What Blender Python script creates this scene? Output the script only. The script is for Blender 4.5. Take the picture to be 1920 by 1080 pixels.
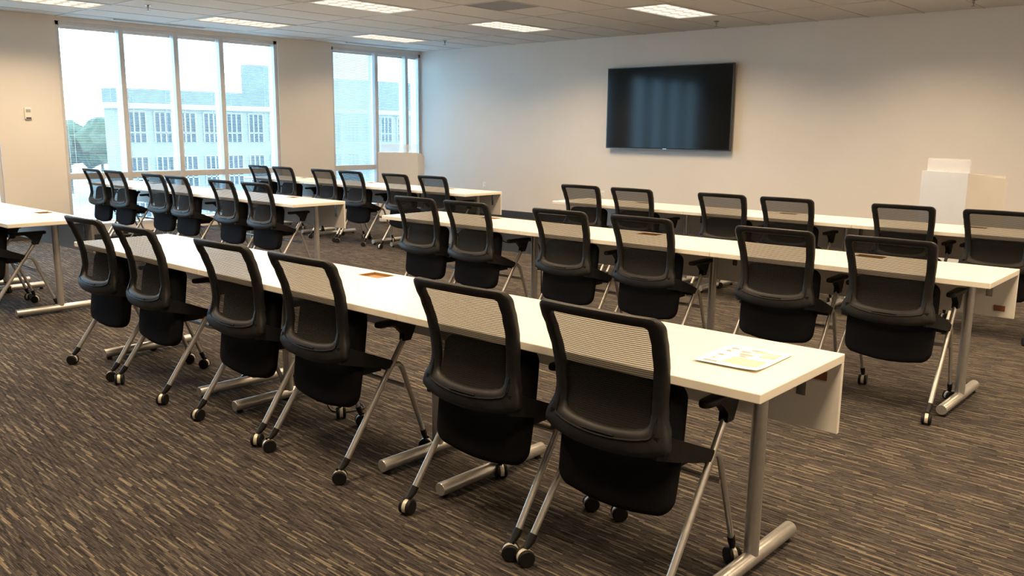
import bpy, math, random
from mathutils import Matrix, Vector, noise
R = random.Random(7)
scene = bpy.context.scene
for o in list(bpy.data.objects): bpy.data.objects.remove(o)
col = scene.collection
PI = math.pi

# ------------------------------------------------------------------ camera
CAM_H = 1.4461
YAW, PITCH, ROLL, FPX = -0.7272, -0.1814, 0.0097, 1614.83
fw = Vector((math.sin(YAW)*math.cos(PITCH), math.cos(YAW)*math.cos(PITCH), math.sin(PITCH)))
rt = Vector((math.cos(YAW), -math.sin(YAW), 0)); up = rt.cross(fw)
rt, up = (math.cos(ROLL)*rt + math.sin(ROLL)*up), (-math.sin(ROLL)*rt + math.cos(ROLL)*up)
cam_d = bpy.data.cameras.new('camera'); cam_d.sensor_width = 36; cam_d.lens = 36*FPX/1920
cam_d.clip_start = .05; cam_d.clip_end = 600
cam = bpy.data.objects.new('camera', cam_d); col.objects.link(cam)
m = Matrix((rt, up, -fw)).transposed().to_4x4(); m.translation = (0, 0, CAM_H)
cam.matrix_world = m
scene.camera = cam

# ------------------------------------------------------------------ sky and exposure
SKY = 12.5
LAMP_W = 55.0
LAMP_COL = (1.0, .725, .44)
world = bpy.data.worlds.new('overcast_sky'); scene.world = world; world.use_nodes = True
bgn = world.node_tree.nodes['Background']
bgn.inputs[0].default_value = (.44, .74, 1.0, 1); bgn.inputs[1].default_value = SKY
vs = scene.view_settings
vs.view_transform = 'Standard'; vs.look = 'None'; vs.gamma = 1; vs.use_curve_mapping = False
vs.exposure = 0.0
scene.cycles.transparent_max_bounces = 32
scene.cycles.max_bounces = 10
scene.cycles.diffuse_bounces = 5

# ------------------------------------------------------------------ materials
def new_mat(name, colr=(.5, .5, .5), rough=.5, metal=0.0, spec=.5):
    mt = bpy.data.materials.new(name); mt.use_nodes = True
    b = mt.node_tree.nodes['Principled BSDF']
    b.inputs['Base Color'].default_value = (*colr, 1); b.inputs['Roughness'].default_value = rough
    b.inputs['Metallic'].default_value = metal; b.inputs['Specular IOR Level'].default_value = spec
    return mt
def nd(mt, t, **kw):
    n = mt.node_tree.nodes.new(t)
    for k, v in kw.items(): setattr(n, k, v)
    return n
def lk(mt, a, b): mt.node_tree.links.new(a, b)
def bsdf(mt): return mt.node_tree.nodes['Principled BSDF']
def noisy(mt, c1, c2, scale, bump=0.0, bscale=None, dist=.002, detail=3, stretch=None):
    tc = nd(mt, 'ShaderNodeTexCoord'); src = tc.outputs['Object']
    if stretch:
        mp = nd(mt, 'ShaderNodeMapping'); mp.inputs['Scale'].default_value = stretch
        lk(mt, src, mp.inputs[0]); src = mp.outputs[0]
    nz = nd(mt, 'ShaderNodeTexNoise'); nz.inputs['Scale'].default_value = scale; nz.inputs['Detail'].default_value = detail
    lk(mt, src, nz.inputs['Vector'])
    rp = nd(mt, 'ShaderNodeValToRGB'); rp.color_ramp.elements[0].position = .35; rp.color_ramp.elements[1].position = .65
    rp.color_ramp.elements[0].color = (*c1, 1); rp.color_ramp.elements[1].color = (*c2, 1)
    lk(mt, nz.outputs[0], rp.inputs[0]); lk(mt, rp.outputs[0], bsdf(mt).inputs['Base Color'])
    if bump:
        n2 = nd(mt, 'ShaderNodeTexNoise'); n2.inputs['Scale'].default_value = bscale or scale; n2.inputs['Detail'].default_value = 2
        lk(mt, src, n2.inputs['Vector'])
        bp = nd(mt, 'ShaderNodeBump'); bp.inputs['Strength'].default_value = bump; bp.inputs['Distance'].default_value = dist
        lk(mt, n2.outputs[0], bp.inputs['Height']); lk(mt, bp.outputs[0], bsdf(mt).inputs['Normal'])
    return mt

M = {}
M['wall'] = noisy(new_mat('wall_paint', rough=.75, spec=.3), (.71, .685, .65), (.73, .705, .67), 1.5, .15, 220, .0006)
M['tile'] = noisy(new_mat('ceiling_tile_fibre', rough=.95, spec=.1), (.57, .56, .54), (.63, .62, .60), 60, .4, 140, .002)
M['grid'] = new_mat('ceiling_grid_enamel', (.52, .50, .47), .5)
M['base'] = new_mat('baseboard_vinyl', (.035, .033, .032), .45)
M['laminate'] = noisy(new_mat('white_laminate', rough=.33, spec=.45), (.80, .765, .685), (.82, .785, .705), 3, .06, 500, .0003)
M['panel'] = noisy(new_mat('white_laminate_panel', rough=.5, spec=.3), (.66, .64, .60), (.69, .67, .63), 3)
M['silver'] = noisy(new_mat('silver_powder_coat', rough=.34, metal=.75), (.50, .49, .47), (.55, .54, .52), 40, .05, 600, .0003)
M['plastic'] = noisy(new_mat('black_plastic', rough=.48, spec=.25), (.007, .007, .008), (.010, .010, .011), 30, .12, 900, .0003)
M['rim'] = noisy(new_mat('charcoal_plastic', rough=.5, spec=.28), (.011, .011, .012), (.016, .016, .017), 30, .12, 900, .0003)
M['fabric'] = noisy(new_mat('black_upholstery', rough=.95, spec=.12), (.0045, .0045, .006), (.008, .008, .010), 300, .5, 700, .0008)
M['rubber'] = new_mat('black_rubber', (.008, .008, .008), .55, 0, .25)
M['cream'] = new_mat('caster_hood_plastic', (.62, .58, .50), .35, .25)
M['alu'] = noisy(new_mat('window_aluminium', rough=.45, metal=.15), (.60, .60, .61), (.64, .64, .65), 8)
M['blind'] = new_mat('white_blind_slat', (.78, .80, .82), .45)
M['wood'] = noisy(new_mat('brown_wood_box', rough=.55), (.26, .14, .055), (.36, .20, .085), 14, stretch=(1, 9, 9))
M['redwood'] = noisy(new_mat('reddish_wood_tag', rough=.55), (.17, .055, .03), (.22, .08, .04), 30, stretch=(1, 9, 9))
M['tvbody'] = new_mat('television_casing', (.012, .012, .013), .35)
M['tvscreen'] = new_mat('television_screen', (.008, .009, .009), .09, 0, .15)
M['bezel'] = new_mat('television_bezel', (.09, .09, .09), .25, .8)
M['podium'] = noisy(new_mat('white_podium_laminate', rough=.45), (.66, .65, .63), (.69, .68, .66), 3)
M['outlet'] = new_mat('white_wall_plate', (.80, .79, .76), .4)
M['dark'] = new_mat('dark_slot', (.02, .02, .02), .7)
M['vent'] = new_mat('grey_return_grille', (.36, .36, .35), .6)
M['paper'] = new_mat('white_paper', (.90, .89, .86), .6, 0, .3)
M['ink'] = new_mat('grey_print', (.24, .23, .22), .7)
M['pink'] = new_mat('pink_print', (.62, .48, .43), .7)
M['chrome'] = new_mat('chrome', (.45, .45, .45), .25, .9)
M['asphalt'] = noisy(new_mat('pale_concrete', rough=.9), (.19, .18, .17), (.23, .22, .21), .3)
M['facade'] = noisy(new_mat('pale_facade_precast', rough=.8), (.18, .165, .15), (.21, .195, .18), .6)
M['facade2'] = noisy(new_mat('grey_blue_roof_band', rough=.8), (.105, .10, .095), (.125, .12, .115), .6)
M['fwhite'] = new_mat('white_facade_trim', (.30, .28, .26), .6)
M['fglass'] = new_mat('facade_window_glass', (.03, .034, .038), .25, 0, .2)
M['leaf'] = noisy(new_mat('tree_foliage', rough=.9), (.035, .045, .02), (.06, .07, .035), .9)
M['bark'] = new_mat('tree_bark', (.12, .09, .07), .9)

# window glass: thin, mostly clear, faintly reflective
g = bpy.data.materials.new('clear_glass'); g.use_nodes = True
nt = g.node_tree; nt.nodes.remove(nt.nodes['Principled BSDF'])
tr = nd(g, 'ShaderNodeBsdfTransparent'); tr.inputs[0].default_value = (.93, .97, .98, 1)
gl = nd(g, 'ShaderNodeBsdfGlossy'); gl.inputs['Roughness'].default_value = .02
mx = nd(g, 'ShaderNodeMixShader'); mx.inputs[0].default_value = .06
lk(g, tr.outputs[0], mx.inputs[1]); lk(g, gl.outputs[0], mx.inputs[2]); lk(g, mx.outputs[0], nt.nodes['Material Output'].inputs[0])
M['glass'] = g

# frosted guard of the podium
a = bpy.data.materials.new('frosted_acrylic'); a.use_nodes = True
nt = a.node_tree; b = nt.nodes['Principled BSDF']; b.inputs['Base Color'].default_value = (.86, .87, .88, 1); b.inputs['Roughness'].default_value = .4
tr = nd(a, 'ShaderNodeBsdfTransparent'); mx = nd(a, 'ShaderNodeMixShader'); mx.inputs[0].default_value = .33
lk(a, tr.outputs[0], mx.inputs[1]); lk(a, b.outputs[0], mx.inputs[2]); lk(a, mx.outputs[0], nt.nodes['Material Output'].inputs[0])
M['acrylic'] = a

# knitted chair mesh: fine horizontal threads with open rows between
k = bpy.data.materials.new('black_knit_mesh'); k.use_nodes = True
nt = k.node_tree; b = nt.nodes['Principled BSDF']; b.inputs['Base Color'].default_value = (.014, .0135, .013, 1); b.inputs['Roughness'].default_value = .8; b.inputs['Specular IOR Level'].default_value = .2
tc = nd(k, 'ShaderNodeTexCoord'); sp = nd(k, 'ShaderNodeSeparateXYZ'); lk(k, tc.outputs['Object'], sp.inputs[0])
m1 = nd(k, 'ShaderNodeMath', operation='MULTIPLY'); m1.inputs[1].default_value = 2*PI/.0068; lk(k, sp.outputs[2], m1.inputs[0])
m2 = nd(k, 'ShaderNodeMath', operation='SINE'); lk(k, m1.outputs[0], m2.inputs[0])
mr = nd(k, 'ShaderNodeMapRange'); mr.inputs['From Min'].default_value = -.2; mr.inputs['From Max'].default_value = .9
mr.inputs['To Min'].default_value = .65; mr.inputs['To Max'].default_value = .95; lk(k, m2.outputs[0], mr.inputs['Value'])
tr = nd(k, 'ShaderNodeBsdfTransparent'); mx = nd(k, 'ShaderNodeMixShader')
lk(k, mr.outputs[0], mx.inputs[0]); lk(k, tr.outputs[0], mx.inputs[1]); lk(k, b.outputs[0], mx.inputs[2])
lk(k, mx.outputs[0], nt.nodes['Material Output'].inputs[0])
M['mesh'] = k

# lamp lens
l = bpy.data.materials.new('lamp_diffuser'); l.use_nodes = True
nt = l.node_tree; nt.nodes.remove(nt.nodes['Principled BSDF'])
em = nd(l, 'ShaderNodeEmission'); em.inputs[0].default_value = (1, .86, .66, 1); em.inputs[1].default_value = .80
lk(l, em.outputs[0], nt.nodes['Material Output'].inputs[0]); M['lens'] = l
l2 = bpy.data.materials.new('lamp_tube_glow'); l2.use_nodes = True
nt = l2.node_tree; nt.nodes.remove(nt.nodes['Principled BSDF'])
em = nd(l2, 'ShaderNodeEmission'); em.inputs[0].default_value = (1, .91, .76, 1); em.inputs[1].default_value = 1.25
lk(l2, em.outputs[0], nt.nodes['Material Output'].inputs[0]); M['tube'] = l2

# carpet: rows of short yarn dashes running along the tables
def carpet():
    mt = new_mat('striped_loop_carpet', rough=.97, spec=.08)
    tc = nd(mt, 'ShaderNodeTexCoord'); sp = nd(mt, 'ShaderNodeSeparateXYZ'); lk(mt, tc.outputs['Object'], sp.inputs[0])
    def math_(op, a, b=None, c=None):
        n = nd(mt, 'ShaderNodeMath', operation=op)
        for i, v in enumerate((a, b, c)):
            if v is None: continue
            if isinstance(v, (int, float)): n.inputs[i].default_value = v
            else: lk(mt, v, n.inputs[i])
        return n.outputs[0]
    def dash(pitch, length, seed):
        row = math_('FLOOR', math_('DIVIDE', sp.outputs[1], pitch))
        wn = nd(mt, 'ShaderNodeTexWhiteNoise', noise_dimensions='1D'); lk(mt, math_('ADD', row, seed), wn.inputs['W'])
        xs = math_('ADD', math_('DIVIDE', sp.outputs[0], length), math_('ADD', math_('MULTIPLY', row, .385), math_('MULTIPLY', wn.outputs['Value'], .35)))
        cell = math_('FLOOR', xs)
        cb = nd(mt, 'ShaderNodeCombineXYZ'); lk(mt, cell, cb.inputs[0]); lk(mt, row, cb.inputs[1]); cb.inputs[2].default_value = seed
        w2 = nd(mt, 'ShaderNodeTexWhiteNoise', noise_dimensions='3D'); lk(mt, cb.outputs[0], w2.inputs['Vector'])
        fy = math_('FRACT', math_('DIVIDE', sp.outputs[1], pitch))
        par = math_('ABSOLUTE', math_('MODULO', cell, 2.0))
        val = math_('ADD', math_('MULTIPLY', w2.outputs['Value'], .72), math_('MULTIPLY', par, .28))
        return val, fy
    v1, fy1 = dash(.0068, .12, 3.0)
    v2, fy2 = dash(.0034, .05, 11.0)
    rp = nd(mt, 'ShaderNodeValToRGB'); rp.color_ramp.interpolation = 'CONSTANT'
    els = rp.color_ramp.elements
    els[0].position = 0; els[0].color = (.024, .0215, .0225, 1); els[1].position = .30; els[1].color = (.044, .039, .039, 1)
    for p_, c_ in ((.55, (.066, .058, .055)), (.74, (.118, .102, .085)), (.87, (.245, .21, .155))):
        e = els.new(p_); e.color = (*c_, 1)
    lk(mt, v1, rp.inputs[0])
    rp2 = nd(mt, 'ShaderNodeValToRGB'); rp2.color_ramp.interpolation = 'CONSTANT'
    els = rp2.color_ramp.elements
    els[0].position = 0; els[0].color = (.022, .019, .020, 1); els[1].position = .5; els[1].color = (.074, .064, .059, 1)
    e = els.new(.82); e.color = (.15, .128, .098, 1)
    lk(mt, v2, rp2.inputs[0])
    mixc = nd(mt, 'ShaderNodeMix', data_type='RGBA'); mixc.inputs[0].default_value = .45
    lk(mt, rp.outputs[0], mixc.inputs[6]); lk(mt, rp2.outputs[0], mixc.inputs[7])
    # dark valley between the yarn rows
    edge = nd(mt, 'ShaderNodeMapRange'); edge.inputs['From Min'].default_value = 0; edge.inputs['From Max'].default_value = .35
    edge.inputs['To Min'].default_value = .45; edge.inputs['To Max'].default_value = 1; lk(mt, fy1, edge.inputs['Value'])
    mul = nd(mt, 'ShaderNodeMix', data_type='RGBA', blend_type='MULTIPLY'); mul.inputs[0].default_value = 1
    lk(mt, mixc.outputs[2], mul.inputs[6])
    cc = nd(mt, 'ShaderNodeCombineColor')
    for i in range(3): lk(mt, edge.outputs[0], cc.inputs[i])
    lk(mt, cc.outputs[0], mul.inputs[7])
    lk(mt, mul.outputs[2], bsdf(mt).inputs['Base Color'])
    bp = nd(mt, 'ShaderNodeBump'); bp.inputs['Strength'].default_value = .5; bp.inputs['Distance'].default_value = .003
    lk(mt, v2, bp.inputs['Height']); lk(mt, bp.outputs[0], bsdf(mt).inputs['Normal'])
    return mt
M['carpet'] = carpet()

# ------------------------------------------------------------------ mesh builder
class MB:
    def __init__(s): s.v = []; s.f = []; s.mi = []
    def add(s, vs, fs, mi=0):
        o = len(s.v); s.v += [tuple(x) for x in vs]; s.f += [tuple(i+o for i in q) for q in fs]; s.mi += [mi]*len(fs)
    def box(s, x0, x1, y0, y1, z0, z1, mi=0):
        vs = [(x, y, z) for z in (z0, z1) for y in (y0, y1) for x in (x0, x1)]
        s.add(vs, [(0, 2, 3, 1), (4, 5, 7, 6), (0, 1, 5, 4), (2, 6, 7, 3), (0, 4, 6, 2), (1, 3, 7, 5)], mi); return s
    def tube(s, pts, r, n=10, flat=1.0, mi=0):
        pts = [Vector(p) for p in pts]; rs = r if isinstance(r, (list, tuple)) else [r]*len(pts)
        vs = []; ref = None
        for i, p in enumerate(pts):
            t = (pts[min(i+1, len(pts)-1)] - pts[max(i-1, 0)]).normalized()
            if ref is None: ref = Vector((1, 0, 0)) if abs(t.x) < .9 else Vector((0, 1, 0))
            a = (ref - t*ref.dot(t)).normalized(); b = t.cross(a); ref = a
            for j in range(n):
                q = 2*PI*j/n; vs.append(p + (a*math.cos(q)*flat + b*math.sin(q))*rs[i])
        fs = []
        for i in range(len(pts)-1):
            for j in range(n): fs.append((i*n+j, i*n+(j+1) % n, (i+1)*n+(j+1) % n, (i+1)*n+j))
        fs.append(tuple(range(n-1, -1, -1))); e = (len(pts)-1)*n; fs.append(tuple(range(e, e+n)))
        s.add(vs, fs, mi); return s
    def cyl(s, a, b, r, n=14, mi=0): return s.tube([a, b], r, n, mi=mi)
    def lathe(s, prof, c=(0, 0, 0), axis='z', n=16, mi=0):   # prof: (radius, height)
        vs = []
        for r, h in prof:
            for j in range(n):
                q = 2*PI*j/n; u, w = r*math.cos(q), r*math.sin(q)
                vs.append({'z': (c[0]+u, c[1]+w, c[2]+h), 'x': (c[0]+h, c[1]+u, c[2]+w), 'y': (c[0]+w, c[1]+h, c[2]+u)}[axis])
        fs = [(i*n+j, i*n+(j+1) % n, (i+1)*n+(j+1) % n, (i+1)*n+j) for i in range(len(prof)-1) for j in range(n)]
        fs.append(tuple(range(n-1, -1, -1))); e = (len(prof)-1)*n; fs.append(tuple(range(e, e+n)))
        s.add(vs, fs, mi); return s
    def plate(s, outline, t, r, fn, mi=0, dome=0.0):
        """rounded plate: 2-D outline (ccw), thickness t, edge radius r, fn(a, b, h) -> xyz"""
        n = len(outline); cx = sum(p[0] for p in outline)/n; cy = sum(p[1] for p in outline)/n
        nor = []
        for i in range(n):
            p, q = outline[i-1], outline[(i+1) % n]; d = Vector((q[1]-p[1], p[0]-q[0])); d.normalize(); nor.append(d)
        rings = []
        for k_ in range(4):
            a_ = k_/3*PI/2; rings.append((r*(1-math.sin(a_)), -t/2 + r*(1-math.cos(a_))))
        rings += [(i_, -h_) for i_, h_ in reversed(rings)]
        rings = [(r+.02, -t/2)] + rings + [(r+.02, t/2+dome*.6)] if dome else rings
        vs = []
        for ins, h in rings:
            for (x, y), d in zip(outline, nor): vs.append(fn(x-d.x*ins, y-d.y*ins, h))
        fs = [(i*n+j, i*n+(j+1) % n, (i+1)*n+(j+1) % n, (i+1)*n+j) for i in range(len(rings)-1) for j in range(n)]
        e = (len(rings)-1)*n
        vs.append(fn(cx, cy, rings[0][1])); vs.append(fn(cx, cy, rings[-1][1]+dome*.4)); c0, c1 = len(vs)-2, len(vs)-1
        fs += [(c0, (j+1) % n, j) for j in range(n)] + [(c1, e+j, e+(j+1) % n) for j in range(n)]
        s.add(vs, fs, mi); return s
    def mesh(s, name, smooth=True, ang=38):
        me = bpy.data.meshes.new(name); me.from_pydata(s.v, [], s.f); me.update()
        if any(s.mi): me.polygons.foreach_set('material_index', s.mi)
        if smooth:
            me.polygons.foreach_set('use_smooth', [True]*len(me.polygons)); me.set_sharp_from_angle(angle=math.radians(ang))
        return me
    def build(s, name, mat, parent=None, smooth=True, ang=38):
        me = s.mesh(name, smooth, ang)
        for x in (mat if isinstance(mat, (list, tuple)) else [mat]): me.materials.append(M[x])
        return link(name, me, parent)
def link(name, data, parent=None):
    o = bpy.data.objects.new(name, data); col.objects.link(o)
    if parent: o.parent = parent
    return o
def empty(name, loc=(0, 0, 0), rz=0):
    o = link(name, None); o.location = loc; o.rotation_euler = (0, 0, rz); o.empty_display_size = .1; return o
def tag(o, label=None, cat=None, group=None, kind=None):
    if label: o['label'] = label
    if cat: o['category'] = cat
    if group: o['group'] = group
    if kind: o['kind'] = kind
    return o
def copy_tree(o, parent=None):
    c = o.copy(); col.objects.link(c); c.parent = parent
    for ch in list(o.children): copy_tree(ch, c)
    return c
def rrect(w, h, r, n=5, cx=0, cy=0):
    """rounded rectangle outline, ccw"""
    pts = []
    for sx, sy, a0 in ((1, -1, -PI/2), (1, 1, 0), (-1, 1, PI/2), (-1, -1, PI)):
        for i in range(n+1):
            q = a0 + i/n*PI/2; pts.append((cx+sx*(w/2-r)+r*math.cos(q), cy+sy*(h/2-r)+r*math.sin(q)))
    return pts
def lerp_tab(tab, z):
    for (z0, a0), (z1, a1) in zip(tab, tab[1:]):
        if (z0 <= z <= z1) or (z1 <= z <= z0):
            t = (z-z0)/(z1-z0); t2 = t*t*(3-2*t); t = .5*t+.5*t2; return a0+(a1-a0)*t
    return tab[0][1] if abs(z-tab[0][0]) < abs(z-tab[-1][0]) else tab[-1][1]

# ------------------------------------------------------------------ the room
HC = 2.8143; XW = -11.905; YW = 10.856; XR = 3.2; YB = -3.6
def struct(o): o['kind'] = 'structure'; return o
struct(MB().box(XW-.3, XR+.2, YB-.2, YW+.2, -.12, 0).build('floor', 'carpet', smooth=False))
struct(MB().box(XW-.3, XR+.2, YW, YW+.15, 0, HC+.3).build('wall_back', 'wall', smooth=False))
struct(MB().box(XR, XR+.15, YB, YW, 0, HC+.3).build('wall_right', 'wall', smooth=False))
struct(MB().box(XW-.3, XR+.2, YB-.15, YB, 0, HC+.3).build('wall_front', 'wall', smooth=False))
BAYS = [(.58, 3.84), (4.60, 7.86), (8.88, YW)]
WZ0, WZ1 = .09, 2.765
wl = MB()
for y0, y1 in ((YB, .58), (3.84, 4.60), (7.86, 8.88)): wl.box(XW-.24, XW, y0, y1, 0, HC+.3)
for y0, y1 in BAYS:
    wl.box(XW-.24, XW-.002, y0, y1, WZ1, HC+.3); wl.box(XW-.24, XW-.03, y0, y1, 0, WZ0)
struct(wl.build('wall_left', 'wall', smooth=False))
struct(MB().box(XW, XR, YW-.012, YW, 0, .105).build('baseboard_back', 'base', smooth=False))
bl = MB()
for y0, y1 in ((YB, .58), (3.84, 4.60), (7.86, 8.88)): bl.box(XW, XW+.012, y0, y1, 0, .105)
struct(bl.build('baseboard_left', 'base', smooth=False))
struct(MB().box(XR-.012, XR, YB, YW-.012, 0, .105).build('baseboard_right', 'base', smooth=False))

# ceiling with its grid of tiles
ceil = struct(MB().box(XW-.3, XR+.2, YB-.2, YW+.2, HC+.12, HC+.25).build('ceiling', 'tile', smooth=False))
PX, PY = .63, 1.25
XL = [-8.39 + PX*i for i in range(-5, 19)]           # -11.54 ...
YL = [5.87 + PY*i for i in range(-7, 5)]             # up to the wall
XS = [XW] + [x for x in XL if x < XR-.05] + [XR]
YS = [YB] + [y for y in YL if YB+.05 < y < YW-.05] + [YW]
FIX = []
fx_c = [-10.595 + 2.52*i for i in range(6)]; fy_c = [9.0 - 2.5*i for i in range(4)]
for fx in fx_c:
    for fy in fy_c:
        if fx < XR-.5 and fy > YB+.7: FIX.append((fx, fy))
tile_cache = {}
def ceiling_piece(x0, x1, y0, y1):
    w, d = round(x1-x0-.012, 3), round(y1-y0-.012, 3)
    if (w, d) not in tile_cache:
        mb = MB(); c = .012
        vs = [(sx*w/2, sy*d/2, .018) for sx, sy in ((-1, -1), (1, -1), (1, 1), (-1, 1))]
        vs += [(sx*w/2, sy*d/2, .006) for sx, sy in ((-1, -1), (1, -1), (1, 1), (-1, 1))]
        vs += [(sx*(w/2-c), sy*(d/2-c), 0) for sx, sy in ((-1, -1), (1, -1), (1, 1), (-1, 1))]
        fs = [(0, 1, 2, 3), (11, 10, 9, 8)]
        for b_ in (0, 4): fs += [(b_+4+i, b_+4+(i+1) % 4, b_+(i+1) % 4, b_+i) for i in range(4)]
        mb.add(vs, fs); me = mb.mesh('ceiling_tile', False); me.materials.append(M['tile']); tile_cache[(w, d)] = me
    o = link('ceiling_tile', tile_cache[(w, d)], ceil); o.location = ((x0+x1)/2, (y0+y1)/2, HC+.004)
VENT = (-7.13, -6.50, 7.12, 7.745)
for xa, xb in zip(XS, XS[1:]):
    for ya, yb in zip(YS, YS[1:]):
        cx, cy = (xa+xb)/2, (ya+yb)/2
        if any(abs(fx-cx) < .2 and abs(fy-cy) < .4 for fx, fy in FIX): continue
        if VENT[0] < cx < VENT[1] and VENT[2] < cy < 8.37: ceiling_piece(xa, xb, VENT[3], yb); continue
        ceiling_piece(xa, xb, ya, yb)
gb = MB()
for x in XS[1:-1]: gb.box(x-.012, x+.012, YB, YW, HC, HC+.02)
for y in YS[1:-1]: gb.box(XW, XR, y-.012, y+.012, HC-.0006, HC+.0194)
gb.box(VENT[0], VENT[1], VENT[3]-.012, VENT[3]+.012, HC-.0006, HC+.0194)
gb.build('ceiling_grid', 'grid', ceil, smooth=False)

# windows: mullions, transom, glass, blinds
def window(n, y0, y1, mull, sill=True):
    w = struct(MB().box(XW-.20, XW-.03, y0, y0+.05, WZ0, WZ1).box(XW-.20, XW-.03, y1-.05, y1, WZ0, WZ1)
               .box(XW-.20, XW-.03, y0, y1, WZ1-.05, WZ1).box(XW-.20, XW-.03, y0, y1, WZ0, WZ0+.05).build('window_%d' % n, 'alu', smooth=False))
    for my in mull: MB().box(XW-.20, XW-.02, my-.033, my+.033, WZ0+.05, WZ1-.05).build('mullion', 'alu', w, smooth=False)
    eds = [y0+.05] + [e for my in mull for e in (my-.033, my+.033)] + [y1-.05]
    for a_, b_ in zip(eds[::2], eds[1::2]):
        MB().box(XW-.075, XW-.04, a_, b_, .745, .825).box(XW-.20, XW-.15, a_, b_, .745, .825).build('transom', 'alu', w, smooth=False)
        MB().box(XW-.178, XW-.172, a_, b_, WZ0+.05, .745).build('pane', 'glass', w, smooth=False)
        MB().box(XW-.178, XW-.172, a_, b_, .825, WZ1-.05).build('pane', 'glass', w, smooth=False)
    return list(zip(eds[::2], eds[1::2]))
def blind(y0, y1, tilt, label, group='white horizontal blinds in the windows'):
    xc = XW-.110; BZ = WZ0+.05
    b_ = empty('window_blind', (xc, (y0+y1)/2, BZ)); hw = (y1-y0)/2-.012
    MB().box(-.016, .016, -hw, hw, WZ1-.05-BZ-.036, WZ1-.05-BZ).build('head_rail', 'blind', b_, smooth=False)
    sl = MB(); z = .05; c, s_ = math.cos(tilt)*.0125, math.sin(tilt)*.0125
    while z < WZ1-.05-BZ-.045:
        sl.add([(-c, -hw, z-s_), (0, -hw, z+.0016), (c, -hw, z+s_), (-c, hw, z-s_), (0, hw, z+.0016), (c, hw, z+s_)], [(0, 1, 4, 3), (1, 2, 5, 4)])
        z += .0225
    tag(sl.build('slats', 'blind', b_, smooth=False), kind='stuff')
    MB().box(-.013, .013, -hw, hw, .014, .034).build('bottom_rail', 'blind', b_, smooth=False)
    for q in (-.7, .7): MB().box(-.0015, .0015, hw*q-.0015, hw*q+.0015, .03, WZ1-.05-BZ-.03).build('ladder_cord', 'blind', b_, smooth=False)
    MB().cyl((.02, -hw+.03, .75), (.02, -hw+.03, WZ1-.05-BZ-.02), .004, 6).build('tilt_wand', 'blind', b_)
    tag(b_, label, 'blind', group)
    return b_
ORD = ['first', 'second', 'third', 'fourth']
p1 = window(1, 4.60, 7.86, (5.44, 6.21, 6.91))
for i, (a_, b_) in enumerate(p1):
    blind(a_, b_, .17 if i else .10, 'open white blind in the %s pane from the left of the wide window' % ORD[i])
p2 = window(2, 8.88, YW, (9.83, 10.52))
for i, (a_, b_) in enumerate(p2):
    blind(a_, b_, (.80, .22, .16)[i], ('half-closed white blind in the left pane of the window behind the podium', 'open white blind in the middle pane of the window behind the podium', 'open white blind in the narrow pane beside the screen wall')[i])
window(3, .58, 3.84, (1.40, 2.21, 3.03))

# ------------------------------------------------------------------ world outside
ground = struct(MB().box(-420, -12.6, -160, 330, -9.0, -8.6).build('ground', 'asphalt', smooth=False))
FX = -75.0
off = empty('office_building', (FX, 55, -8.6))
def fbox(name, x0, x1, y0, y1, z0, z1, mat, par): return MB().box(x0, x1, y0-55, y1-55, z0+8.6, z1+8.6).build(name, mat, par, smooth=False)
fbox('wall', -2, 0, 33.2, 96, -8.6, 3.0, 'facade', off)
fbox('roof_band', -2, .15, 33.1, 96, 3.45, 4.65, 'facade2', off)
fbox('cornice', -2, .30, 33.0, 96, 2.95, 3.45, 'fwhite', off)
fbox('upper_storey', -1.9, .1, 54.5, 96, 4.65, 6.5, 'facade2', off)
fbox('penthouse', -2, -.8, 46.6, 51.5, 4.65, 7.4, 'facade2', off)
y = 34.3
while y < 94:
    for z0, z1 in ((.1, 2.75), (-3.9, -1.15), (-7.9, -5.1)):
        w_ = fbox('window', -.1, .06, y, y+1.55, z0, z1, 'fglass', off)
        fr = MB()
        for q in (0, .5, 1.0, 1.55): fr.box(.05, .13, y+q-.055-55, y+q+.055-55, z0+8.6, z1+8.6)
        fr.box(.05, .13, y-55, y+1.55-55, z0+8.6+.75, z0+8.6+.87); fr.box(.05, .13, y-55, y+1.55-55, z1+8.6-.08, z1+8.6+.04)
        fr.build('window_bars', 'fwhite', w_, smooth=False)
    y += 2.33
tag(off, 'pale office building with rows of barred windows seen through the blinds', 'building')
def blob(name, r, seed, mat, parent, loc, sq=(1, 1, .85)):
    import bmesh
    bm = bmesh.new(); bmesh.ops.create_icosphere(bm, subdivisions=3, radius=1)
    for v in bm.verts:
        n_ = noise.noise(v.co*1.6+Vector((seed*7.3, seed*3.1, 0))) + .5*noise.noise(v.co*4+Vector((0, seed, 5)))
        v.co = v.co*(r*(1+.28*n_)); v.co.x *= sq[0]; v.co.y *= sq[1]; v.co.z *= sq[2]
    me = bpy.data.meshes.new(name); bm.to_mesh(me); bm.free(); me.materials.append(M[mat])
    o = link(name, me, parent); o.location = loc; return o
tree_pos = ['leftmost', 'second from the left', 'third from the left', 'third from the building', 'second from the building', 'nearest the building']
for i in range(6):
    tx, ty = ((-122, 44.5), (-136, 53), (-122, 51.8), (-136, 60.5), (-122, 59.1), (-136, 68.0))[i]
    t = empty('tree', (tx, ty, -8.6)); r_ = 3.0 + .4*R.random(); h = 7.4 + .8*R.random()
    blob('crown', r_, i+1, 'leaf', t, (0, 0, h), (1, 1, 1.0))
    MB().tube([(0, 0, 0), (.1, 0, 3), (0, .1, h)], [.28, .22, .12], 8).build('trunk', 'bark', t)
    tag(t, 'distant green tree through the blind, %s in the tree line' % tree_pos[i], 'tree', 'distant trees outside')

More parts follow.
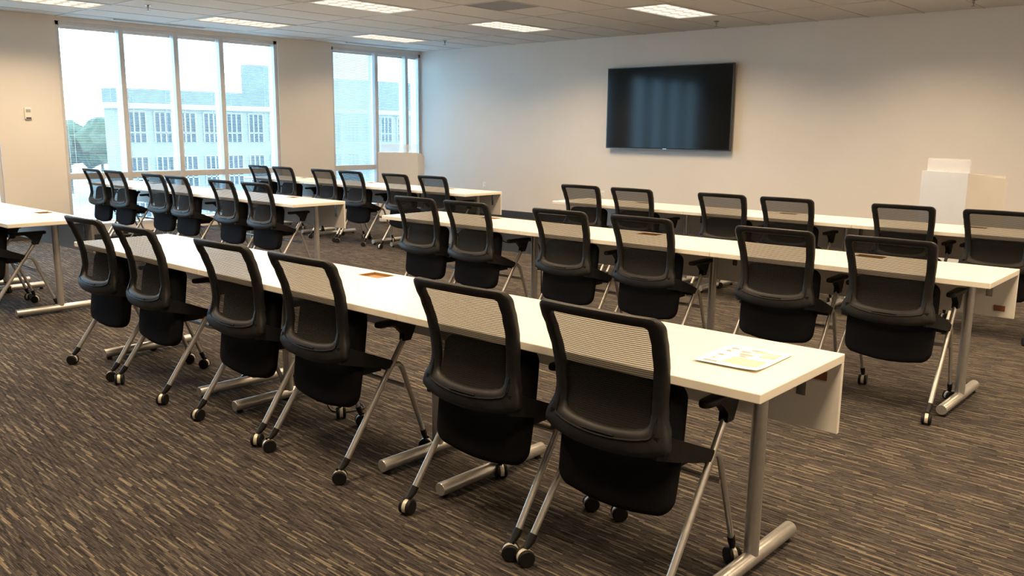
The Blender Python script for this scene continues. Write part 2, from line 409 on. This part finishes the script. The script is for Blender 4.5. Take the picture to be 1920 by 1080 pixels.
# ------------------------------------------------------------------ ceiling fixtures
def make_fixture():
    t = empty('ceiling_light', (0, 0, HC))
    w, d = PX-.024, PY-.024
    fr = MB()
    for a_ in ((-w/2, w/2, -d/2, -d/2+.028), (-w/2, w/2, d/2-.028, d/2), (-w/2, -w/2+.028, -d/2, d/2), (w/2-.028, w/2, -d/2, d/2)):
        fr.box(a_[0], a_[1], a_[2], a_[3], -.004, .018)
    fr.build('frame', 'grid', t, smooth=False)
    MB().box(-w/2+.02, w/2-.02, -d/2+.02, d/2-.02, .014, .10).build('housing', 'grid', t, smooth=False)
    MB().box(-w/2+.026, w/2-.026, -d/2+.026, d/2-.026, .004, .013).build('lens', 'lens', t, smooth=False)
    for q in (-.175, 0, .175):
        for j in range(6): MB().plate(rrect(.125, .135, .04, 3), .004, .0015, lambda a, b, h, q=q, j=j: (a+q, b+(j-2.5)*.186, .003+h)).build('louver_cell', 'tube', t)
    return t
lamp_data = bpy.data.lights.new('troffer_lamp', 'AREA')
lamp_data.shape = 'RECTANGLE'; lamp_data.size = PX-.08; lamp_data.size_y = PY-.08
lamp_data.energy = LAMP_W; lamp_data.color = LAMP_COL; lamp_data.spread = math.radians(142)
lamp_dim = lamp_data.copy(); lamp_dim.name = 'troffer_lamp_dimmed'; lamp_dim.energy = LAMP_W*.5   # daylight zone by the windows
fproto = make_fixture()
lo = link('troffer_lamp', lamp_data, fproto); lo.location = (0, 0, -.012)
vis_names = {(0, 0): 'lit troffer nearest the window behind the podium', (0, 1): 'lit troffer above the wide window, between two linear vents', (0, 2): 'lit troffer cut off at the top left, in front of the left wall',
             (1, 0): 'lit troffer nearest the screen wall, left of the screen', (1, 1): 'lit troffer cut off by the top edge, left of the grey vent',
             (2, 0): 'lit troffer nearest the screen wall, above the screen'}
for i, (fx, fy) in enumerate(FIX):
    o = fproto if i == 0 else copy_tree(fproto)
    o.location = (fx, fy, HC)
    ix, iy = round((fx+10.595)/2.52), round((9.0-fy)/2.5)
    lab = vis_names.get((ix, iy), 'lit ceiling troffer outside the photo, beyond the seating rows')
    for ch in o.children:
        if ch.type == 'LIGHT': ch.data = lamp_dim if (ix == 0 and iy < 2) else lamp_data
    tag(o, lab, 'ceiling light', 'recessed ceiling troffers' if (ix, iy) in vis_names else 'troffers out of view')

v = empty('ceiling_vent', ((VENT[0]+VENT[1])/2, (VENT[2]+VENT[3])/2, HC))
w = .30
MB().box(-w, w, -w, w, .006, .02).build('grille_plate', 'vent', v, smooth=False)
fm = MB()
for a_ in ((-w, w, -w, -w+.02), (-w, w, w-.02, w), (-w, -w+.02, -w, w), (w-.02, w, -w, w)): fm.box(*a_, -.003, .008)
fm.build('frame', 'vent', v, smooth=False)
for i in range(1, 22): MB().box(-w+.02, w-.02, -w+i*.0265, -w+i*.0265+.006, 0, .007).build('grille_bar', 'vent', v, smooth=False)
tag(v, 'square grey return-air grille in the ceiling tiles', 'vent')
for (x_, ya, yb), lab in zip(((-11.62, 5.23, 6.49), (-11.60, 8.95, 10.25)), ('dark linear air slot in the ceiling above the wide window', 'dark linear air slot in the ceiling above the podium window')):
    s_ = empty('linear_diffuser', (x_, (ya+yb)/2, HC)); h_ = (yb-ya)/2
    MB().box(-.028, .028, -h_, h_, -.001, .003).build('slot', 'dark', s_, smooth=False)
    for q in (-.033, .028): MB().box(q, q+.005, -h_, h_, -.004, .003).build('flange', 'grid', s_, smooth=False)
    tag(s_, lab, 'vent', 'linear ceiling diffusers')
def sprinkler(x_, y_, lab):
    s_ = empty('sprinkler', (x_, y_, HC))
    MB().lathe([(.035, .004), (.036, -.002), (.030, -.006), (.014, -.007)]).build('escutcheon', 'chrome', s_)
    MB().lathe([(.012, -.004), (.012, -.03), (.006, -.034), (.006, -.06)], n=10).build('body', 'chrome', s_)
    MB().lathe([(.006, -.058), (.024, -.060), (.024, -.063), (.004, -.064)], n=12).build('deflector', 'chrome', s_)
    tag(s_, lab, 'sprinkler', 'ceiling sprinkler heads')
sprinkler(-10.0, 4.9, 'small sprinkler head in the ceiling above the wide window')
sprinkler(-10.13, 9.39+.35, 'small sprinkler head beside the troffer near the podium window')
sprinkler(-5.59, 10.1, 'small sprinkler head by the troffer above the screen')
sprinkler(-2.64, 10.11, 'sprinkler head at the top edge, right of the screen')

# ------------------------------------------------------------------ tables
TL, TD, TH = 1.524, .610, .737
def make_table():
    t = empty('training_table')
    hx, hy = TL/2-.0015, TD/2; gx0, gx1, gy0, gy1 = -.083, .083, .163, .281
    xs, ys = [-hx, gx0, gx1, hx], [-hy, gy0, gy1, hy]; vs = []
    for z in (TH-.030, TH): vs += [(x, y_, z) for y_ in ys for x in xs]
    fs = []
    I = lambda i, j, k_: k_*16+j*4+i
    for j in range(3):
        for i in range(3):
            if i == 1 and j == 1: continue
            fs.append((I(i, j, 1), I(i+1, j, 1), I(i+1, j+1, 1), I(i, j+1, 1))); fs.append((I(i, j, 0), I(i, j+1, 0), I(i+1, j+1, 0), I(i+1, j, 0)))
    for i in range(3):
        fs.append((I(i, 0, 0), I(i+1, 0, 0), I(i+1, 0, 1), I(i, 0, 1))); fs.append((I(i+1, 3, 0), I(i, 3, 0), I(i, 3, 1), I(i+1, 3, 1)))
        fs.append((I(0, i+1, 0), I(0, i, 0), I(0, i, 1), I(0, i+1, 1))); fs.append((I(3, i, 0), I(3, i+1, 0), I(3, i+1, 1), I(3, i, 1)))
    fs += [(I(2, 1, 0), I(1, 1, 0), I(1, 1, 1), I(2, 1, 1)), (I(1, 2, 0), I(2, 2, 0), I(2, 2, 1), I(1, 2, 1)), (I(1, 1, 0), I(1, 2, 0), I(1, 2, 1), I(1, 1, 1)), (I(2, 2, 0), I(2, 1, 0), I(2, 1, 1), I(2, 2, 1))]
    mb = MB(); mb.add(vs, fs); top = mb.build('tabletop', 'laminate', t, smooth=False)
    bv = top.modifiers.new('edge', 'BEVEL'); bv.width = .003; bv.segments = 2; bv.limit_method = 'ANGLE'; bv.angle_limit = math.radians(50)
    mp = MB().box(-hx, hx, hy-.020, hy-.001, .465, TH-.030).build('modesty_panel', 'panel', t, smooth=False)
    bv = mp.modifiers.new('edge', 'BEVEL'); bv.width = .002; bv.segments = 2
    bx = MB(); e = .003
    bx.box(gx0, gx1, gy0, gy1, .655, .659)
    for a_ in ((gx0-.006, gx0-.0005, gy0-.006, gy1+.006), (gx1+.0005, gx1+.006, gy0-.006, gy1+.006), (gx0, gx1, gy0-.006, gy0-.0005), (gx0, gx1, gy1+.0005, gy1+.006)): bx.box(*a_, .655, .7065)
    for a_ in ((gx0+.0002, gx0+e, gy0, gy1), (gx1-e, gx1-.0002, gy0, gy1), (gx0, gx1, gy0+.0002, gy0+e), (gx0, gx1, gy1-e, gy1-.0002)): bx.box(*a_, .659, .7345)
    cb = bx.build('cable_box', 'wood', t, smooth=False)
    MB().box(gx0+e, gx1-e, gy0+.02, gy1-e, .716, .722).build('inner_lid', 'wood', cb, smooth=False)
    MB().box(-.03, .03, gy0+e, gy0+.02, .690, .712).build('cable_slot', 'dark', cb, smooth=False)
    for sx in (-1, 1):
        lx = sx*(TL/2-.178)
        lg = MB().lathe([(.025, .055), (.025, .700)], (lx, .08, 0), n=20).box(lx-.06, lx+.06, -.16, .24, .700, .7065).build('leg', 'silver', t)
        MB().lathe([(.0255, -.245), (.027, -.243), (.027, .383), (.0255, .385)], (lx, 0, .040), 'y', 20).build('foot', 'silver', lg)
        for gy in (-.215, .355): MB().lathe([(.016, .0), (.016, .010), (.008, .014)], (lx, gy, .001), n=10).build('glide', 'rubber', lg)
        MB().box(sx*.63-.016, sx*.63+.016, hy-.0215, hy-.0195, .575, .640).box(sx*.63-.016, sx*.63+.016, hy-.075, hy-.020, .703, .7065).box(sx*.63-.012, sx*.63+.012, hy-.026, hy-.0205, .62, .7065).build('panel_bracket', 'chrome', t, smooth=False)
    return t
tproto = make_table()
first = [True]
def place_table(x_right, y0, label, group, extra=False):
    t = tproto if first[0] else copy_tree(tproto)
    first[0] = False
    t.location = (x_right-TL/2, y0+TD/2, 0)
    tag(t, label, 'table', group)
    return t
ROWS = {'R1': (-1.000, 2.158, 'nearest right row'), 'R2': (-1.001, 4.621, 'middle right row'), 'R3': (-.990, 6.855, 'right row nearest the screen'),
        'L2': (-6.921, 4.672, 'row beside the wide window'), 'L3': (-6.806, 6.845, 'left row before the podium'), 'L1': (-6.883, 2.2145, 'row cut off at the left edge')}
tables = {}
TPOS = ['left', 'middle', 'right']
for rk, (xr, y0, nm) in ROWS.items():
    for i in range(3):
        if rk == 'L1' and i == 0: continue
        lab = 'white training table, %s one of three in the %s' % (TPOS[i], nm)
        if rk == 'R1' and i == 2: lab = 'white laminate training table nearest the camera with a printed sheet on it'
        if rk == 'L1': lab = ('white training table at the left edge, only its back corner in view', 'white training table at the left edge, its right end facing the aisle')[i-1]
        tables[rk, i] = place_table(xr-(2-i)*TL, y0, lab, 'white training tables')
for key in (('R1', 2), ('R2', 2)):
    t = tables[key]
    z0 = .64 if key[0] == 'R1' else .50
    b_ = MB().box(.66, .715, TD/2-.024, TD/2-.0195, z0, z0+.03).build('wood_tag', 'redwood', t, smooth=False)
    b_['label'] = 'small reddish brown tag on the panel'

# ------------------------------------------------------------------ chairs
W_OUT = [(.925, .232), (.88, .231), (.83, .226), (.72, .215), (.64, .209), (.60, .213), (.56, .230), (.535, .240), (.50, .238)]
PROF = [(.93, -.268), (.88, -.248), (.83, -.224), (.76, -.200), (.70, -.188), (.62, -.182), (.58, -.190), (.54, -.208), (.49, -.214), (.46, -.205)]
W_IN = [(.90, .187), (.86, .186), (.78, .180), (.70, .172), (.62, .166), (.55, .160)]
def back_y(x, z): return lerp_tab(PROF, z) - .028*(1-min(1, (x/.235)**2))
def outline_outer():
    half = []                                   # right half, from bottom centre up to top centre (ccw)
    for i in range(12):
        q = i/12; x = .225*q; half.append((x, .472 + .030*q**2.4))
    for i in range(5):
        q = -PI/2 + i/5*PI/2; half.append((.221+.019*math.cos(q), .522+.019*math.sin(q)))
    for i in range(16):
        z = .522 + (.890-.522)*i/15; half.append((lerp_tab(W_OUT, z), z))
    for i in range(1, 7):
        q = i/6*PI/2; half.append((.197+.0345*math.cos(q), .8905+.0345*math.sin(q)))
    for i in range(1, 7): half.append((.197*(1-i/7), .925+.003*i/6))
    return half + [(-x, z) for x, z in reversed(half[1:])]
def outline_inner():
    half = []
    for i in range(12):
        q = i/12; half.append((.128*q, .552 + .010*q*q))
    for i in range(5):
        q = -PI/2 + i/5*PI/2; half.append((.130+.034*math.cos(q), .598+.034*math.sin(q)))
    for i in range(16):
        z = .598 + (.876-.598)*i/15; half.append((lerp_tab(W_IN, z)-.002, z))
    for i in range(1, 7):
        q = i/6*PI/2; half.append((.171+.014*math.cos(q), .877+.014*math.sin(q)))
    for i in range(1, 7): half.append((.171*(1-i/7), .891+.002*i/6))
    return half + [(-x, z) for x, z in reversed(half[1:])]
OUTL, INL = outline_outer(), outline_inner()
def make_chair():
    t = empty('nesting_chair')
    # back frame: ring with rounded section
    n = len(OUTL); vs = []; fs = []
    sect = [(0, .30), (.06, .75), (.25, 1), (.75, 1), (.94, .75), (1, .30), (1, -.30), (.94, -.75), (.75, -1), (.25, -1), (.06, -.75), (0, -.30)]
    for (xo, zo), (xi, zi) in zip(OUTL, INL):
        for q, s_ in sect:
            x, z = xo+(xi-xo)*q, zo+(zi-zo)*q; th = .0175
            vs.append((x, back_y(x, z)+.003+s_*th, z))
    k_ = len(sect)
    for i in range(n):
        for j in range(k_): fs.append((i*k_+j, ((i+1) % n)*k_+j, ((i+1) % n)*k_+(j+1) % k_, i*k_+(j+1) % k_))
    mb = MB(); mb.add(vs, fs); bf = mb.build('back_frame', 'rim', t, ang=50)
    # raised lip that follows the lower edge of the opening
    lip = []
    for (xo, zo), (xi, zi) in zip(OUTL, INL):
        if zi < .64 : lip.append((xi+(xo-xi)*.34, zi+(zo-zi)*.34))
    lip.sort(key=lambda p_: p_[0])
    MB().tube([(x, back_y(x, z)-.0150, z) for x, z in lip], .0035, 6).build('lumbar_lip', 'plastic', bf)
    MB().tube([(-.062+.124*i/8, back_y(-.062+.124*i/8, .535)-.0155, .535) for i in range(9)], .0042, 6, flat=1).build('grip_slot', 'plastic', bf)
    # stretched mesh
    NX, NZ = 14, 22; vs = []; fs = []
    for j in range(NZ+1):
        z = .550+(.893-.550)*j/NZ
        for i in range(NX+1):
            x = (2*i/NX-1)*(lerp_tab(W_IN, z)+.002); zz = z + (.012*(abs(x)/.16)**2 if j == 0 else 0)
            vs.append((x, back_y(x, zz)+.004, zz))
    for j in range(NZ):
        for i in range(NX): a_ = j*(NX+1)+i; fs.append((a_, a_+1, a_+NX+2, a_+NX+1))
    mb = MB(); mb.add(vs, fs); mb.build('back_mesh', 'mesh', t)
    # seat, flipped up to stand on edge
    so = []
    half = []
    for i in range(8): q = i/8; half.append((.165*q, .262+.018*q*q))
    for i in range(7): q = -PI/2+.15+i/7*(PI/2-.15); half.append((.162+.060*math.cos(q), .341+.062*math.sin(q)))
    for i in range(8): half.append((.222+.004*math.sin(i/7*PI), .342+(.640-.342)*i/7))
    for i in range(1, 8): q = i/8*PI/2; half.append((.168+.054*math.cos(q), .642+.052*math.sin(q)))
    for i in range(5): half.append((.168*(1-i/5), .694+.003*i/5))
    half.append((0, .697))
    so = half + [(-x, z) for x, z in reversed(half[1:-1])]
    MB().plate(so, .055, .022, lambda a_, b_, h: (a_, -.158+.062*(b_-.262)/.435-h, b_), dome=.006).build('seat', 'fabric', t, ang=60)
    MB().tube([(-.246, .004, .432), (.246, .004, .432)], .011, 8).box(-.175, -.145, -.09, .02, .405, .445).box(.145, .175, -.09, .02, .405, .445).build('pivot_bar', 'plastic', t)
    MB().tube([(-.243, .098, .335), (.243, .098, .335)], .010, 10).build('crossbar', 'silver', t)
    caster = [(-1, -.280), (1, -.280), (-1, .222), (1, .222)]
    for sx in (-1, 1):
        rl = MB().tube([(sx*.250, .112, .585), (sx*.252, .05, .50), (sx*.258, -.09, .305), (sx*.263, -.243, .092)], .0135, 12, .85).build('rear_leg', 'silver', t)
        MB().tube([(sx*.263, -.238, .098), (sx*.263, -.252, .080), (sx*.263, -.268, .066), (sx*.263, -.279, .060)], [.0155, .0155, .012, .009], 10).build('leg_sleeve', 'plastic', rl)
        fl = MB().tube([(sx*.250, .004, .440), (sx*.249, .035, .448), (sx*.248, .058, .442), (sx*.247, .075, .425), (sx*.246, .088, .395), (sx*.242, .140, .265), (sx*.236, .207, .098)], .0115, 12, .85).build('front_leg', 'silver', t)
        MB().tube([(sx*.2363, .204, .104), (sx*.2355, .2125, .082), (sx*.2355, .220, .058)], [.0135, .0135, .009], 10).build('leg_sleeve', 'plastic', fl)
        # armrest
        pad = MB().plate(rrect(.060, .250, .028, 5), .024, .009, lambda a_, b_, h, sx=sx: (sx*.258+a_*(1-.35*max(0, -b_/.125)), b_+.050, .634+h+.010*(b_/.125)**2*(-1 if b_ < 0 else 0)*-1 - .012*max(0, -b_/.125-.3))).build('armrest', 'plastic', t, ang=50)
        vs = []
        for z, ya, yb, hw in ((.545, .072, .112, .016), (.575, .075, .128, .016), (.605, .045, .142, .015), (.628, .012, .155, .016)):
            vs += [(sx*.253-hw, ya, z), (sx*.253+hw, ya, z), (sx*.253+hw, yb, z), (sx*.253-hw, yb, z)]
        fs = [(3, 2, 1, 0), (12, 13, 14, 15)]
        for k2 in range(3): fs += [(k2*4+i, k2*4+(i+1) % 4, k2*4+4+(i+1) % 4, k2*4+4+i) for i in range(4)]
        mb = MB(); mb.add(vs, fs); mb.build('arm_post', 'plastic', pad, ang=50)
        # bracket from back rim to side frame
        vs = []
        for x, y_, z, hh, hw in ((.198, -.226, .522, .036, .008), (.232, -.180, .514, .036, .011), (.247, -.090, .484, .029, .012), (.251, .012, .451, .019, .012)):
            vs += [(sx*(x-hw), y_, z-hh), (sx*(x+hw), y_, z-hh), (sx*(x+hw), y_, z+hh), (sx*(x-hw), y_, z+hh)]
        fs = [(3, 2, 1, 0), (12, 13, 14, 15)]
        for k2 in range(3): fs += [(k2*4+i, k2*4+(i+1) % 4, k2*4+4+(i+1) % 4, k2*4+4+i) for i in range(4)]
        mb = MB(); mb.add(vs, fs); mb.build('back_bracket', 'plastic', t, ang=40)
    wm = MB()
    for s_ in (-1, 1): wm.lathe([(.020, s_*.0085), (.0285, s_*.009), (.030, s_*.012), (.030, s_*.020), (.0265, s_*.0235), (.012, s_*.0235)], (0, 0, 0), 'x', 18)
    wm.cyl((0, 0, 0), (0, .012, .038), .005, 8)
    wme = wm.mesh('caster'); wme.materials.append(M['rubber'])
    hm = MB(); vs = []; fs = []
    for i in range(15):
        q = -.35 + (PI+.9)*i/14
        for r_, x_ in ((.0285, -.0078), (.0295, 0), (.0285, .0078), (.022, .0078), (.022, -.0078)): vs.append((x_, r_*math.cos(q), r_*math.sin(q)))
    for i in range(14):
        for j in range(5): fs.append((i*5+j, i*5+(j+1) % 5, i*5+5+(j+1) % 5, i*5+5+j))
    fs += [(4, 3, 2, 1, 0), tuple(range(70, 75))]
    hm.add(vs, fs); hme = hm.mesh('caster_hood'); hme.materials.append(M['cream'])
    for sx, y_ in caster:
        c = link('caster', wme, t); c.location = (sx*(.263 if y_ < 0 else .2355), y_, .030)
        h = link('caster_hood', hme, c)
    return t
cproto = make_chair(); first_c = [True]
CH = {'R1': [-5.172, -4.538, -3.652, -3.02, -2.079, -1.484], 'R2': [-5.06, -4.49, -3.611, -2.962, -2.089, -1.465],
      'R3': [-5.138, -4.533, -3.612, -3.02, -2.11, -1.467], 'L2': [-11.09, -10.49, -9.528, -8.949, -8.03, -7.413],
      'L3': [-10.83, -10.237, -9.325, -8.728, -7.88, -7.259], 'L1': [-7.985, -7.372]}
CN = ['leftmost', 'second from left', 'third from left', 'third from right', 'second from right', 'rightmost']
for rk, xs in CH.items():
    xr, y0, nm = ROWS[rk]
    for i, cx in enumerate(xs):
        c = cproto if first_c[0] else copy_tree(cproto)
        first_c[0] = False
        jy = {'R1': 0}.get(rk, R.uniform(-.012, .012)); rz = R.uniform(-.02, .02)
        c.location = (cx, y0+.165+jy, 0); c.rotation_euler = (0, 0, rz)
        lab = 'black mesh chair, %s of six in the %s' % (CN[i], nm)
        if rk == 'L1': lab = ('black chair at the left-edge table, mostly out of frame', 'black chair at the left-edge table with its grey leg frame in view')[i]
        tag(c, lab, 'chair', 'black mesh nesting chairs')
        for ch in c.children:
            if ch.name.startswith('caster'): ch.rotation_euler = (0, 0, R.choice((-.9, -.5, .2, .6, 1.0, 2.4, PI-.4)))

# ------------------------------------------------------------------ television
tv = empty('television', (-6.684, YW, 1.192))
hw, hh = 1.0235, 1.165
MB().plate(rrect(2*hw, hh, .008, 3, 0, hh/2), .040, .004, lambda a_, b_, h: (a_, -.075-h, b_)).build('casing', 'tvbody', tv)
sc = MB().box(-hw+.014, hw-.014, -.0962, -.0945, .020, hh-.014).build('screen', 'tvscreen', tv, smooth=False)
bz = MB()
for a_ in ((-hw, hw, 0, .006), (-hw, hw, hh-.005, hh), (-hw, -hw+.005, 0, hh), (hw-.005, hw, 0, hh)): bz.box(a_[0]-.0006, a_[1]+.0006, -.0965, -.055, a_[2]-.0006, a_[3]+.0006)
bz.build('bezel', 'bezel', tv, smooth=False)
MB().box(-.03, .03, -.0968, -.0955, .006, .014).build('logo_bar', 'chrome', tv, smooth=False)
MB().box(-.45, .45, -.056, -.001, .3, .85).build('wall_mount', 'tvbody', tv, smooth=False)
tag(tv, 'large black flat-screen television hung on the pale wall', 'television')

# ------------------------------------------------------------------ podiums
def podium(loc, rz, W, D, label, shear=0.0):
    t = empty('podium', loc, rz)
    H0, H1 = 1.09, 1.03                 # front is high, top slopes down to the speaker
    def wedge(x0, x1, y0, y1, z0, za, zb):
        mb = MB(); mb.add([(x0, y0, z0), (x1, y0, z0), (x1, y1, z0), (x0, y1, z0), (x0, y0, za), (x1, y0, za), (x1, y1, zb), (x0, y1, zb)],
                          [(3, 2, 1, 0), (4, 5, 6, 7), (0, 1, 5, 4), (1, 2, 6, 5), (2, 3, 7, 6), (3, 0, 4, 7)]); return mb
    MB().box(-W/2, W/2, 0, .02, .03, H0).build('front_panel', 'podium', t, smooth=False)
    for s_ in (-1, 1):
        x0, x1 = sorted((s_*W/2, s_*(W/2-.02)))
        wedge(x0, x1, .0205, D, .03, H0-.004, H1).build('side_panel', 'podium', t, smooth=False)
    wedge(-W/2+.021, W/2-.021, .021, D, H0-.03, H0-.006, H1-.002).build('reading_top', 'podium', t, smooth=False)
    MB().box(-W/2+.021, W/2-.021, .021, D-.02, .45, .47).build('shelf', 'podium', t, smooth=False)
    MB().box(-W/2+.01, W/2-.01, .02, D-.02, .012, .03).build('plinth', 'podium', t, smooth=False)
    for sx in (-1, 1):
        for yy in (.06, D-.08): MB().lathe([(.018, 0), (.02, .004), (.02, .012)], (sx*(W/2-.06), yy, 0), n=10).build('foot_pad', 'rubber', t)
    MB().plate(rrect(W-.05, .14, .012, 3, .015, H0+.055), .008, .002, lambda a_, b_, h: (a_, .026-h, b_)).build('top_guard', 'acrylic', t)
    tag(t, label, 'podium', 'white lecterns')
podium((-10.20, 8.80, 0), math.radians(35), .62, .46, 'white podium standing in front of the blinds in the room corner')
podium((-2.455, 9.0, 0), math.radians(-30), .57, .48, 'white podium against the wall right of the screen')

# ------------------------------------------------------------------ small things
th = empty('thermostat', (XW, 4.183, 1.594))
MB().plate(rrect(.082, .145, .012, 4), .026, .006, lambda a_, b_, h: (.014+h, a_, b_)).build('cover', 'outlet', th)
MB().box(.026, .0285, -.028, .028, .012, .05).build('display', 'vent', th, smooth=False)
MB().box(.024, .0275, -.03, .03, -.066, -.05).build('vent_slots', 'dark', th, smooth=False)
tag(th, 'small white thermostat on the left wall', 'thermostat')
def outlet(x_, z_, lab, w=.075):
    o = empty('wall_outlet', (x_, YW, z_))
    MB().plate(rrect(w, .118, .008, 3), .006, .002, lambda a_, b_, h: (a_, -.003-h, b_)).build('plate', 'outlet', o)
    for q in (-.024, .024):
        f_ = MB().plate(rrect(.034, .03, .012, 4), .003, .001, lambda a_, b_, h, q=q: (a_, -.0072-h, b_+q)).build('socket', 'outlet', o)
        MB().box(-.009, -.006, -.0095, -.0086, q-.006, q+.006).box(.006, .009, -.0095, -.0086, q-.006, q+.006).build('pin_slots', 'dark', f_, smooth=False)
    tag(o, lab, 'outlet', 'wall outlets')
outlet(-10.32, .50, 'white double outlet on the screen wall beyond the back left table end')
outlet(-7.81, .481, 'white outlet on the wall below the left side of the screen')
outlet(-5.184, .478, 'white outlet on the wall below right of the screen')
outlet(-8.24, .30, 'low outlet on the wall left of the screen, near the back right row')

pp = empty('printed_sheet', (-1.217, 2.478, TH+.0012), math.radians(1.5))
def curl(a_, b_): return .0006 + .006*max(0, (a_-.02)/.12)**2 + .007*max(0, (-b_-.04)/.11)**2
NX, NY = 10, 12; vs = []; fs = []
for z_ in (0, .0006):
    for j in range(NY+1):
        for i in range(NX+1): a_, b_ = -.108+.216*i/NX, -.14+.28*j/NY; vs.append((a_, b_, curl(a_, b_)+z_))
o_ = (NX+1)*(NY+1)
for j in range(NY):
    for i in range(NX):
        q = j*(NX+1)+i; fs.append((o_+q, o_+q+1, o_+q+NX+2, o_+q+NX+1)); fs.append((q, q+NX+1, q+NX+2, q+1))
for i in range(NX): fs.append((i, i+1, o_+i+1, o_+i)); q = NY*(NX+1)+i; fs.append((q+1, q, o_+q, o_+q+1))
for j in range(NY): q = j*(NX+1); fs.append((q+NX+1, q, o_+q, o_+q+NX+1)); q += NX; fs.append((q, q+NX+1, o_+q+NX+1, o_+q))
mb = MB(); mb.add(vs, fs); mb.build('sheet', 'paper', pp)
def patch(mb, x0, x1, y0, y1):
    n_ = 4; vs = []
    for j in range(n_+1):
        for i in range(n_+1): a_, b_ = x0+(x1-x0)*i/n_, y0+(y1-y0)*j/n_; vs.append((a_, b_, curl(a_, b_)+.0012))
    mb.add(vs, [(j*(n_+1)+i, j*(n_+1)+i+1, (j+1)*(n_+1)+i+1, (j+1)*(n_+1)+i) for j in range(n_) for i in range(n_)])
tx = MB()
for (x0, x1, y0) in ((-.085, -.05, .10), (-.02, .03, .112), (-.085, -.06, .06), (-.04, .0, .078), (-.085, -.055, .0), (-.08, -.06, -.05), (-.03, .02, .045), (-.02, .01, .02), (-.085, -.03, -.1)):
    for q in range(3): patch(tx, x0, x1-.008*(q % 2), y0-q*.007, y0-q*.007+.0028)
tx.build('text_lines', 'ink', pp)
pk = MB(); patch(pk, -.03, .085, -.095, -.005); pk.build('tinted_block', 'pink', pp)
pk = MB(); patch(pk, .035, .09, .035, .075); pk.build('tinted_block', 'pink', pp)
pk = MB(); patch(pk, .0, .09, .085, .105); pk.build('tinted_block', 'pink', pp)
tag(pp, 'white printed sheet with pink blocks lying on the nearest table', 'paper')

def cable(pts, lab):
    P = [Vector(p_) for p_ in pts]; out = []
    for i in range(len(P)-1):
        p0, p1_, p2_, p3 = P[max(i-1, 0)], P[i], P[i+1], P[min(i+2, len(P)-1)]
        for k_ in range(6):
            t_ = k_/6; out.append(.5*((2*p1_)+(p2_-p0)*t_+(2*p0-5*p1_+4*p2_-p3)*t_*t_+(3*p1_-p0-3*p2_+p3)*t_**3))
    out.append(P[-1])
    tag(MB().tube(out, .004, 6).build('power_cable', 'rubber'), lab, 'cable', 'power cables')
cable([(-3.30, 2.62, .655), (-3.36, 2.66, .40), (-3.55, 2.62, .16), (-3.70, 2.60, .02), (-3.62, 2.76, .005), (-3.45, 2.72, .005), (-3.52, 2.58, .005), (-3.75, 2.70, .005)], 'black power cable looping on the carpet under the nearest row')
cable([(-4.80, 5.10, .655), (-4.60, 5.09, .56), (-4.26, 5.055, .60), (-4.195, 5.045, .45), (-4.19, 5.05, .20), (-4.185, 5.06, .03), (-4.10, 5.12, .005), (-3.9, 5.10, .005)], 'black power cable running down a table leg in the middle right row')
